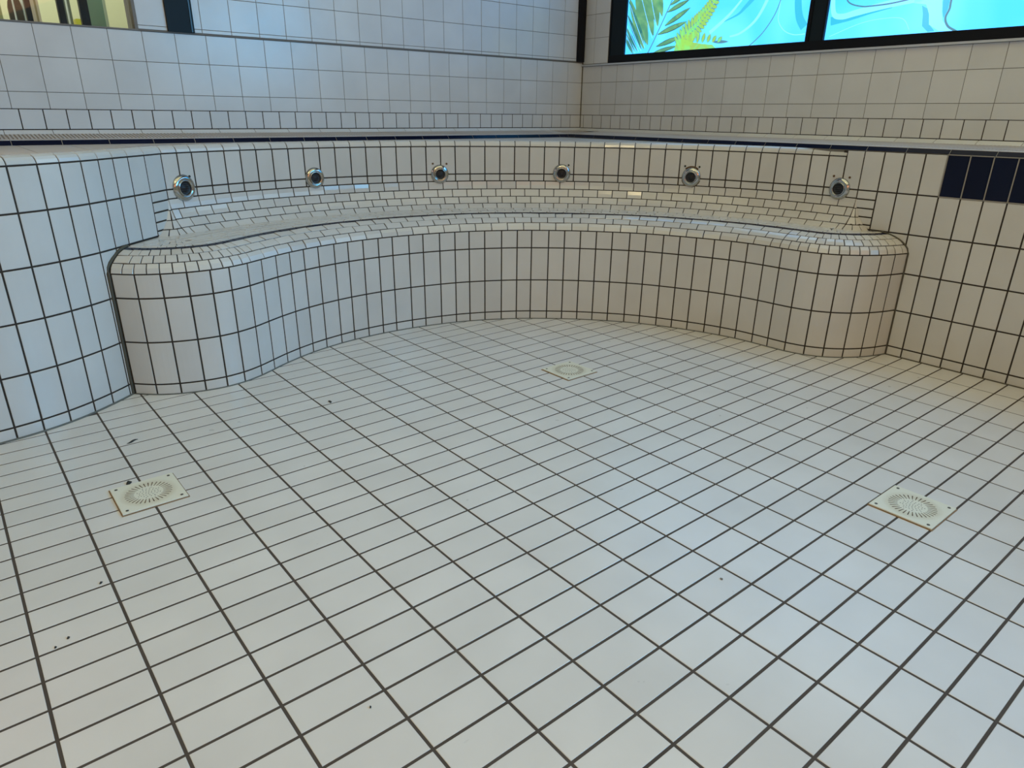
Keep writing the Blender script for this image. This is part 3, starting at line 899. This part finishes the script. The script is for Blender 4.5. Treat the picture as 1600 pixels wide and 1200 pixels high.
shape('palm_leaf_print', cp([leaf(a, b, wd) for a, b, wd in (((2.663, 2.33), (2.436, 2.404), 0.038), ((2.677, 2.227), (2.419, 2.344), 0.042), ((2.75, 2.164), (2.440, 2.243), 0.044), ((2.757, 2.07), (2.484, 2.134), 0.042), ((2.788, 2.02), (2.525, 2.062), 0.034), ((2.642, 2.38), (2.46, 2.46), 0.035), ((2.63, 2.44), (2.66, 2.54), 0.03))]), M_FILM_OLIVE, 0.0009)
shape('palm_leaf_print', cp([leaf(a, b, wd) for a, b, wd in (((2.655, 2.335), (2.45, 2.402), 0.026), ((2.667, 2.233), (2.43, 2.341), 0.029), ((2.738, 2.168), (2.45, 2.242), 0.031), ((2.745, 2.073), (2.494, 2.133), 0.029), ((2.776, 2.023), (2.535, 2.062), 0.022), ((2.636, 2.384), (2.468, 2.458), 0.024))]), M_FILM_LEAF, 0.0015)
# fern print
fern = [(2.50, 2.03), (2.46, 2.10), (2.403, 2.165), (2.33, 2.215), (2.27, 2.27), (2.21, 2.335), (2.16, 2.41)]
F = spline(fern, 6)
fl_ = [[(2.555, 2.019), (2.54, 2.08), (2.52, 2.11), (2.47, 2.115), (2.42, 2.095), (2.36, 2.08), (2.28, 2.065), (2.16, 2.05), (2.12, 2.019)]]
fl_ += ribbon(fern, 0.035, 0.012)
ol = []
for i in range(2, len(F) - 1, 2):
    a, b = F[i], F[i + 1]; dx, dy = b[0] - a[0], b[1] - a[1]; l = math.hypot(dx, dy); dx /= l; dy /= l
    s = 0.125 * (1 - 0.62 * i / len(F))
    for sg in (1, -1):
        tip = (a[0] + (-dy * sg * 0.9 + dx * 0.4) * s, a[1] + (dx * sg * 0.9 + dy * 0.4) * s)
        fl_.append(leaf(a, tip, 0.026)); ol.append(leaf(a, (tip[0], tip[1]), 0.037))
for k in range(8):
    t = k / 7; a = (2.47 - 0.36 * t, 2.075 - 0.01 * t); tip = (a[0] + 0.012 - 0.05 * t, a[1] + 0.125 - 0.085 * t)
    fl_.append(leaf(a, tip, 0.026)); ol.append(leaf(a, tip, 0.036))
ol.append(leaf((2.16, 2.07), (2.005, 2.064), 0.024))
shape('fern_outline_print', cp(ol), M_FILM_LINE, 0.0016)
shape('fern_print', cp(fl_), M_FILM_FERN, 0.0021)

# ------------------------------------------------------------------ left opening: glass, posts and the corridor behind it
fr = MB(); fr.box(-4.0, 1.358, YW - 0.008, YW + 0.10, 1.972, 1.981); fr.box(1.340, 1.358, YW - 0.008, YW + 0.10, 1.981, 3.3)
w2 = fr.build('window_2', M_GREY); tag(w2, kind='structure')
mb = MB(); mb.box(-4.0, 1.340, YW + 0.050, YW + 0.056, 1.981, 3.3); mb.build('window_pane', M_GLASS, w2)
for a, b in ((0.770, 0.800), (0.940, 0.976), (1.058, 1.106), (0.30, 0.34), (-0.6, -0.55)):
    mb = MB(); mb.box(a, b, YW + 0.058, YW + 0.10, 1.981, 3.3); mb.build('black_post', M_BLACK, w2)
CREAM = simple('cream_panel', (0.62, 0.62, 0.42), 0.6)
mb = MB(); mb.box(-4.0, 3.0, 5.30, 5.40, 1.2, 3.9); cw = mb.build('wall_corridor', CREAM); tag(cw, kind='structure')
mb = MB(); mb.box(-4.0, 3.0, 3.9, 5.30, 1.1, 1.2); cf = mb.build('floor_corridor', simple('corridor_floor', (0.45, 0.42, 0.36), 0.5)); tag(cf, kind='structure')
mb = MB(); mb.box(2.9, 3.0, 3.9, 5.30, 1.2, 3.9); o = mb.build('wall_corridor_end', CREAM); tag(o, kind='structure')
# green-grey glass screen
mb = MB(); mb.box(1.19, 1.285, 4.17, 4.182, 1.2, 2.9); mb.box(1.285, 1.302, 4.165, 4.187, 1.2, 2.9, 1)
o = mb.build('glass_screen', [simple('sage_glass', (0.20, 0.33, 0.27), 0.15), simple('light_sage_edge', (0.50, 0.60, 0.50), 0.3)])
tag(o, 'sage green glass screen standing in the corridor behind the upper left window', 'screen')
for k, (xx, yy, rr, lab) in enumerate(((0.823, 4.2, 0.012, 'white upright pole behind the window, left of the cream panel'), (1.047, 4.2, 0.006, 'thin white pole behind the window, first right of the cream panel'), (1.072, 4.2, 0.006, 'thin white pole behind the window, second right of the cream panel'), (0.757, 4.2, 0.005, 'thin pale pole in front of the dark brown chair back'))):
    p = MB(); K = 10; vs = [(xx + rr * math.cos(2 * math.pi * q / K), yy - (0.12 if k == 3 else 0) + rr * math.sin(2 * math.pi * q / K), z) for z in (1.2, 3.0) for q in range(K)]
    p.add(vs, [(q, (q + 1) % K, K + (q + 1) % K, K + q) for q in range(K)] + [tuple(range(K))[::-1], tuple(range(K, 2 * K))])
    
    o = p.build('pole', simple('white_paint', (0.75, 0.78, 0.74), 0.4)); tag(o, lab, 'pole', 'poles behind the upper left window')
# tan strip and grey-green strip standing behind the glass
mb = MB(); mb.box(0.893, 0.905, 4.25, 4.27, 1.2, 2.9); mb.box(0.862, 0.893, 4.25, 4.27, 1.2, 2.9, 1); mb.box(0.905, 0.918, 4.25, 4.27, 1.2, 2.9, 1)
o = mb.build('door_frame', [simple('tan_trim', (0.28, 0.20, 0.09), 0.5), simple('pale_pink_trim', (0.55, 0.44, 0.33), 0.5)]); tag(o, 'pale upright frame with a tan stripe seen through the upper left window', 'frame')
mb = MB(); mb.box(1.062, 1.118, 4.34, 4.36, 1.2, 2.9)
o = mb.build('grey_panel', simple('grey_green', (0.13, 0.15, 0.12), 0.5)); tag(o, 'narrow grey-green panel behind the two thin white poles', 'panel')
mb = MB(); mb.box(1.128, 1.170, 4.30, 4.50, 1.2, 2.075)
o = mb.build('yellow_box', simple('yellow_plastic', (0.72, 0.70, 0.06), 0.4)); tag(o, 'small yellow container beside the black post, behind the window', 'container')
# dark rounded chair back
mb = MB(); prof = [(0.735, 1.2), (0.735, 2.10), (0.742, 2.135), (0.757, 2.155), (0.785, 2.158), (0.805, 2.14), (0.812, 2.10), (0.812, 1.2)]
n = len(prof); vs = [(p[0], 4.16, p[1]) for p in prof] + [(p[0], 4.20, p[1]) for p in prof]
mb.add(vs, [tuple(range(n))[::-1][::-1], tuple(range(n, 2 * n))[::-1]] + [(i, (i + 1) % n, n + (i + 1) % n, n + i) for i in range(n)])
o = mb.build('chair_back', simple('dark_brown', (0.035, 0.025, 0.010), 0.5)); tag(o, 'dark brown rounded chair back behind the far left of the window', 'chair')
mb = MB(); mb.box(0.66, 0.695, 4.4, 4.43, 1.2, 2.9); mb.box(0.705, 0.722, 4.4, 4.43, 1.2, 2.9, 1)
o = mb.build('curtain', [simple('lime_cloth', (0.55, 0.62, 0.22), 0.8), simple('olive_cloth', (0.22, 0.25, 0.12), 0.8)]); tag(o, 'pale lime cloth strip at the far left edge of the window', 'curtain')


# ------------------------------------------------------------------ chrome jet nozzles
def lathe(mb, prof, C, X, Y, N, K=28, mi=0):
    vs = []
    for r, h in prof:
        for k in range(K):
            a = 2 * math.pi * k / K; vs.append(C + X * (r * math.cos(a)) + Y * (r * math.sin(a)) + N * h)
    fs = [(j * K + k, j * K + (k + 1) % K, (j + 1) * K + (k + 1) % K, (j + 1) * K + k) for j in range(len(prof) - 1) for k in range(K)]
    if prof[-1][0] < 1e-3: pass
    mb.add(vs, fs, mi)


NOZ = [(113.41, 1.057, 'first chrome water jet from the blue-lit left end, on the niche wall', 0, 1.10),
       (91.56, 1.059, 'second chrome water jet from the left end of the niche wall', 0, 1.0),
       (69.57, 1.056, 'third water jet from the left, two dark screws above its rim', 1, 0.98),
       (47.72, 1.062, 'fourth water jet from the left, bright chrome top and dark lower rim', 0, 0.98),
       (25.02, 1.064, 'fifth water jet from the left, rusty brown stain under its rim', 2, 1.0),
       (0.73, 1.052, 'rightmost chrome water jet, beside the corner with the right pool wall', 1, 1.0)]
for i, (th, z, lab, kind, sc) in enumerate(NOZ):
    x, y = cpt(th); N = Vector((-math.cos(math.radians(th)), -math.sin(math.radians(th)), 0))
    C = Vector((x, y, z)) + N * 0.003; X = Vector((0, 0, 1)).cross(N); Y = Vector((0, 0, 1))
    root = empty('water_jet', C); tag(root, lab, 'nozzle', 'water jets above the seat bench')
    mb = MB(); lathe(mb, [(0.072 * sc, -0.004), (0.0735 * sc, 0.002), (0.071 * sc, 0.008), (0.064 * sc, 0.015), (0.055 * sc, 0.0195), (0.047 * sc, 0.020), (0.0435 * sc, 0.017)], C, X, Y, N)
    mb.build('flange', M_CHROME, root, C, smooth=True)
    mb = MB(); lathe(mb, [(0.0435 * sc, 0.012), (0.0435 * sc, 0.021), (0.041 * sc, 0.0245), (0.038 * sc, 0.022), (0.037 * sc, 0.008)], C, X, Y, N)
    mb.build('inner_ring', M_CHROME, root, C, smooth=True)
    mb = MB(); lathe(mb, [(0.037 * sc, 0.012), (0.034 * sc, 0.010), (0.020, 0.006), (0.018, 0.009), (0.0005, 0.010)], C, X, Y, N)
    o = mb.build('dark_core', M_DARKHOLE, root, C, smooth=True)  # near-black core stands in for the shade inside the opening
    mb = MB()
    for k in range(5):
        h = (k - 2) * 0.012; wd = math.sqrt(max(0, 0.031 ** 2 - h * h))
        for a, b in ((-wd, wd),):
            P = C + Y * h + N * 0.0105
            vs = [P + X * s + Y * t + N * q for q in (0, 0.003) for t in (-0.0018, 0.0018) for s in (a, b)]
            mb.add(vs, [(0, 2, 3, 1), (4, 5, 7, 6), (0, 1, 5, 4), (2, 6, 7, 3), (0, 4, 6, 2), (1, 3, 7, 5)])
    g = mb.build('grille_bar', simple('dark_grey_plastic', (0.03, 0.032, 0.036), 0.4), root); tag(g, kind='stuff')
    if kind or i in (0, 3):
        angs = (54, 124) if kind else (50,)
        for a in angs:
            a = math.radians(a); q = C + X * ((0.096 if kind else 0.084) * math.cos(a)) + Y * ((0.096 if kind else 0.084) * math.sin(a))
            mb = MB(); lathe(mb, [(0.0075, -0.002), (0.0075, 0.003), (0.005, 0.0045), (0.0005, 0.0045)], q, X, Y, N, K=12)
            mb.build('screw', M_RUST if kind == 1 else M_DEBRIS, root, q)
    if kind == 2:
        mb = MB(); pr = [(0.0725 * math.cos(a), 0.0725 * math.sin(a)) for a in [math.radians(200 + 14 * k) for k in range(11)]]
        P = [C + X * (p[0] * 1.06) + Y * (p[1] * 1.06) + N * 0.0006 for p in pr] + [C + X * (p[0] * 0.86) + Y * (p[1] * 0.86) + N * 0.0006 for p in pr]
        n = len(pr); mb.add(P, [(k, k + 1, n + k + 1, n + k) for k in range(n - 1)]); mb.build('rust_stain', M_RUST, root, C)
        mb = MB(); pr = [(0.0725 * math.cos(a), 0.0725 * math.sin(a)) for a in [math.radians(50 + 10 * k) for k in range(9)]]
        P = [C + X * (p[0] * 1.13) + Y * (p[1] * 1.13) + N * 0.0006 for p in pr] + [C + X * (p[0] * 0.9) + Y * (p[1] * 0.9) + N * 0.0006 for p in pr]
        n = len(pr); mb.add(P, [(k, k + 1, n + k + 1, n + k) for k in range(n - 1)]); mb.build('rust_stain', M_RUST, root, C)

# ------------------------------------------------------------------ floor drains
def drain(cx, cy, s, lab, rot=0.0):
    root = empty('floor_drain', (cx, cy, 0)); tag(root, lab, 'drain', 'square floor drains')
    c0 = Vector((cx, cy, 0))
    def bx(mb, x0, x1, y0, y1, z0, z1): mb.box(cx + x0, cx + x1, cy + y0, cy + y1, z0, z1)
    h = s / 2
    mb = MB(); bx(mb, -h - 0.004, h + 0.004, -h - 0.004, h + 0.004, 0.0, 0.0025); mb.build('base_frame', simple('stained_edge', (0.26, 0.17, 0.09), 0.7, noise=0.4, nscale=20), root, c0)
    bm = bmesh.new(); bmesh.ops.create_cube(bm, size=1.0)
    bmesh.ops.scale(bm, vec=(s, s, 0.006), verts=bm.verts); bmesh.ops.bevel(bm, geom=list(bm.edges), offset=0.002, segments=2, affect='EDGES', profile=0.5)
    me = bpy.data.meshes.new('cover_plate'); bm.to_mesh(me); bm.free(); me.materials.append(M_DRAIN)
    o = bpy.data.objects.new('cover_plate', me); COL.objects.link(o); o.parent = root; o.location = (0, 0, 0.0055)
    zt = 0.0087
    mb = MB()
    for k in range(32):
        a = 2 * math.pi * k / 32; d = Vector((math.cos(a), math.sin(a), 0)); q = Vector((-d.y, d.x, 0))
        r0, r1 = 0.056, 0.092
        vs = [c0 + d * r0 + q * 0.0012, c0 + d * r0 - q * 0.0012, c0 + d * (r1 - 0.003) - q * 0.0024, c0 + d * r1, c0 + d * (r1 - 0.003) + q * 0.0024]
        vs = [Vector((v.x, v.y, zt)) for v in vs] + [Vector((v.x, v.y, zt - 0.002)) for v in vs]
        mb.add(vs, [(0, 1, 2, 3, 4)] + [(i, 5 + i, 5 + (i + 1) % 5, (i + 1) % 5) for i in range(5)])
    tag(mb.build('drain_slot', simple('slot_brown', (0.11, 0.070, 0.035), 0.8, noise=0.6, nscale=14), root), kind='stuff')  # dark insets on the plate: recess shade and rust put into the colour
    mb = MB()
    for rr2, n in ((0.0, 1), (0.012, 6), (0.024, 11), (0.036, 16), (0.045, 8)):
        for k in range(n):
            a = 2 * math.pi * (k + (0.3 if n > 6 else 0)) / n + rr2 * 20; p = c0 + Vector((math.cos(a) * rr2, math.sin(a) * rr2, 0)); K = 8
            vs = [Vector((p.x + 0.0024 * math.cos(2 * math.pi * q / K), p.y + 0.0024 * math.sin(2 * math.pi * q / K), zt)) for q in range(K)]
            mb.add(vs, [tuple(range(K))])
    tag(mb.build('drain_hole', simple('hole_grey', (0.09, 0.09, 0.08), 0.8), root), kind='stuff')  # flat dark discs stand in for the shaded openings
    for sx in (-1, 1):
        for sy in (-1, 1):
            p = c0 + Vector((sx * (h - 0.021), sy * (h - 0.021), 0.0085)); mb = MB()
            lathe(mb, [(0.0065, 0), (0.006, 0.0012), (0.003, 0.0012), (0.0003, 0.0004)], p, Vector((1, 0, 0)), Vector((0, 1, 0)), Vector((0, 0, 1)), K=12)
            mb.build('screw', simple('dull_steel', (0.10, 0.095, 0.085), 0.5, 0.5), root, p)
    return root


drain(0.497, 1.186, 0.250, 'square cream drain cover in the floor near the left pool wall')
drain(2.952, 1.195, 0.244, 'farthest square cream drain cover, mid-floor before the curved bench')
drain(2.950, -0.879, 0.248, 'square cream drain cover at the right of the pool floor')

# ------------------------------------------------------------------ bits of dirt on the floor
def flake(x, y, L, wd, ang, lab, m=M_DEBRIS, nm='dirt_flake', ht=0.004):
    mb = MB(); n = 6; top, bot = [], []
    for k in range(n + 1):
        t = k / n - 0.5; wv = wd * (1 - (2 * t) ** 2 * 0.8) / 2
        px_, py_ = t * L, math.sin(t * 5) * L * 0.12
        top += [(px_, py_ - wv, ht * (0.5 + 0.5 * math.cos(t * 4))), (px_, py_ + wv, ht * (0.4 + 0.5 * math.cos(t * 4)))]
    ca, sa = math.cos(ang), math.sin(ang)
    T = [Vector((x + p[0] * ca - p[1] * sa, y + p[0] * sa + p[1] * ca, p[2] + 0.001)) for p in top]
    B = [Vector((p.x, p.y, 0.0003)) for p in T]; m_ = len(T)
    fs = [(2 * k, 2 * k + 2, 2 * k + 3, 2 * k + 1) for k in range(n)] + [(m_ + 2 * k, m_ + 2 * k + 1, m_ + 2 * k + 3, m_ + 2 * k + 2) for k in range(n)]
    fs += [(2 * k, m_ + 2 * k, m_ + 2 * k + 2, 2 * k + 2) for k in range(n)] + [(2 * k + 1, 2 * k + 3, m_ + 2 * k + 3, m_ + 2 * k + 1) for k in range(n)]
    fs += [(0, 1, m_ + 1, m_), (m_ - 2, 2 * m_ - 2, 2 * m_ - 1, m_ - 1)]
    mb.add(T + B, fs); o = mb.build(nm, m, None, (x, y, 0)); tag(o, lab, 'debris'); return o


flake(0.560, 1.775, 0.058, 0.012, 0.25, 'dark twisted flake on the floor in front of the left bench end')
flake(1.540, 1.651, 0.038, 0.014, 1.1, 'small dark flake on a floor joint below the bench curve')
flake(0.452, 1.336, 0.026, 0.018, 0.3, 'greenish dark crumb touching the back edge of the left drain', ht=0.010)
flake(0.218, 0.646, 0.013, 0.007, 0.4, 'dark speck on the floor tiles below the left drain', nm='dirt_speck')
flake(0.086, 0.409, 0.010, 0.007, 0.4, 'upper one of two dark specks low on the left floor', nm='dirt_speck')
flake(0.049, 0.386, 0.008, 0.006, 0.4, 'lower, smaller one of two dark specks on the left floor', nm='dirt_speck')
flake(1.913, -0.669, 0.011, 0.009, 0.4, 'grey-green speck alone in the middle of the right floor', nm='dirt_speck', m=M_DEBRISL)
flake(0.680, -0.406, 0.007, 0.005, 0.4, 'tiny brown speck near the front edge of the floor', nm='dirt_speck')

# ------------------------------------------------------------------ rest of the hall (outside the picture)
mb = MB(); mb.box(-4.2, 5.8, -6.2, 3.95, 4.6, 4.75); tag(mb.build('ceiling', M_PLAIN), kind='structure')
mb = MB(); mb.box(-4.2, -4.0, -6.2, 3.95, 1.2, 4.6); tag(mb.build('wall_left', M_PLAIN), kind='structure')
mb = MB(); mb.box(-4.0, 5.6, -6.2, -6.0, 1.2, 4.6); tag(mb.build('wall_front', M_PLAIN), kind='structure')
mb = MB(); mb.box(-2.7, 4.92, -4.2, -4.05, -0.1, 1.3); mb.box(-2.7, -2.55, -4.2, 2.2, -0.1, 1.3); tag(mb.build('wall_pool_front', simple('pool_white', (0.6, 0.59, 0.55), 0.4)), kind='structure')
mb = MB(); mb.box(-4.0, 5.36, -6.0, -4.2, 1.2, 1.3); mb.box(-4.0, -2.7, -4.2, 3.35, 1.2, 1.3); tag(mb.build('floor_hall', M_DK), kind='structure')
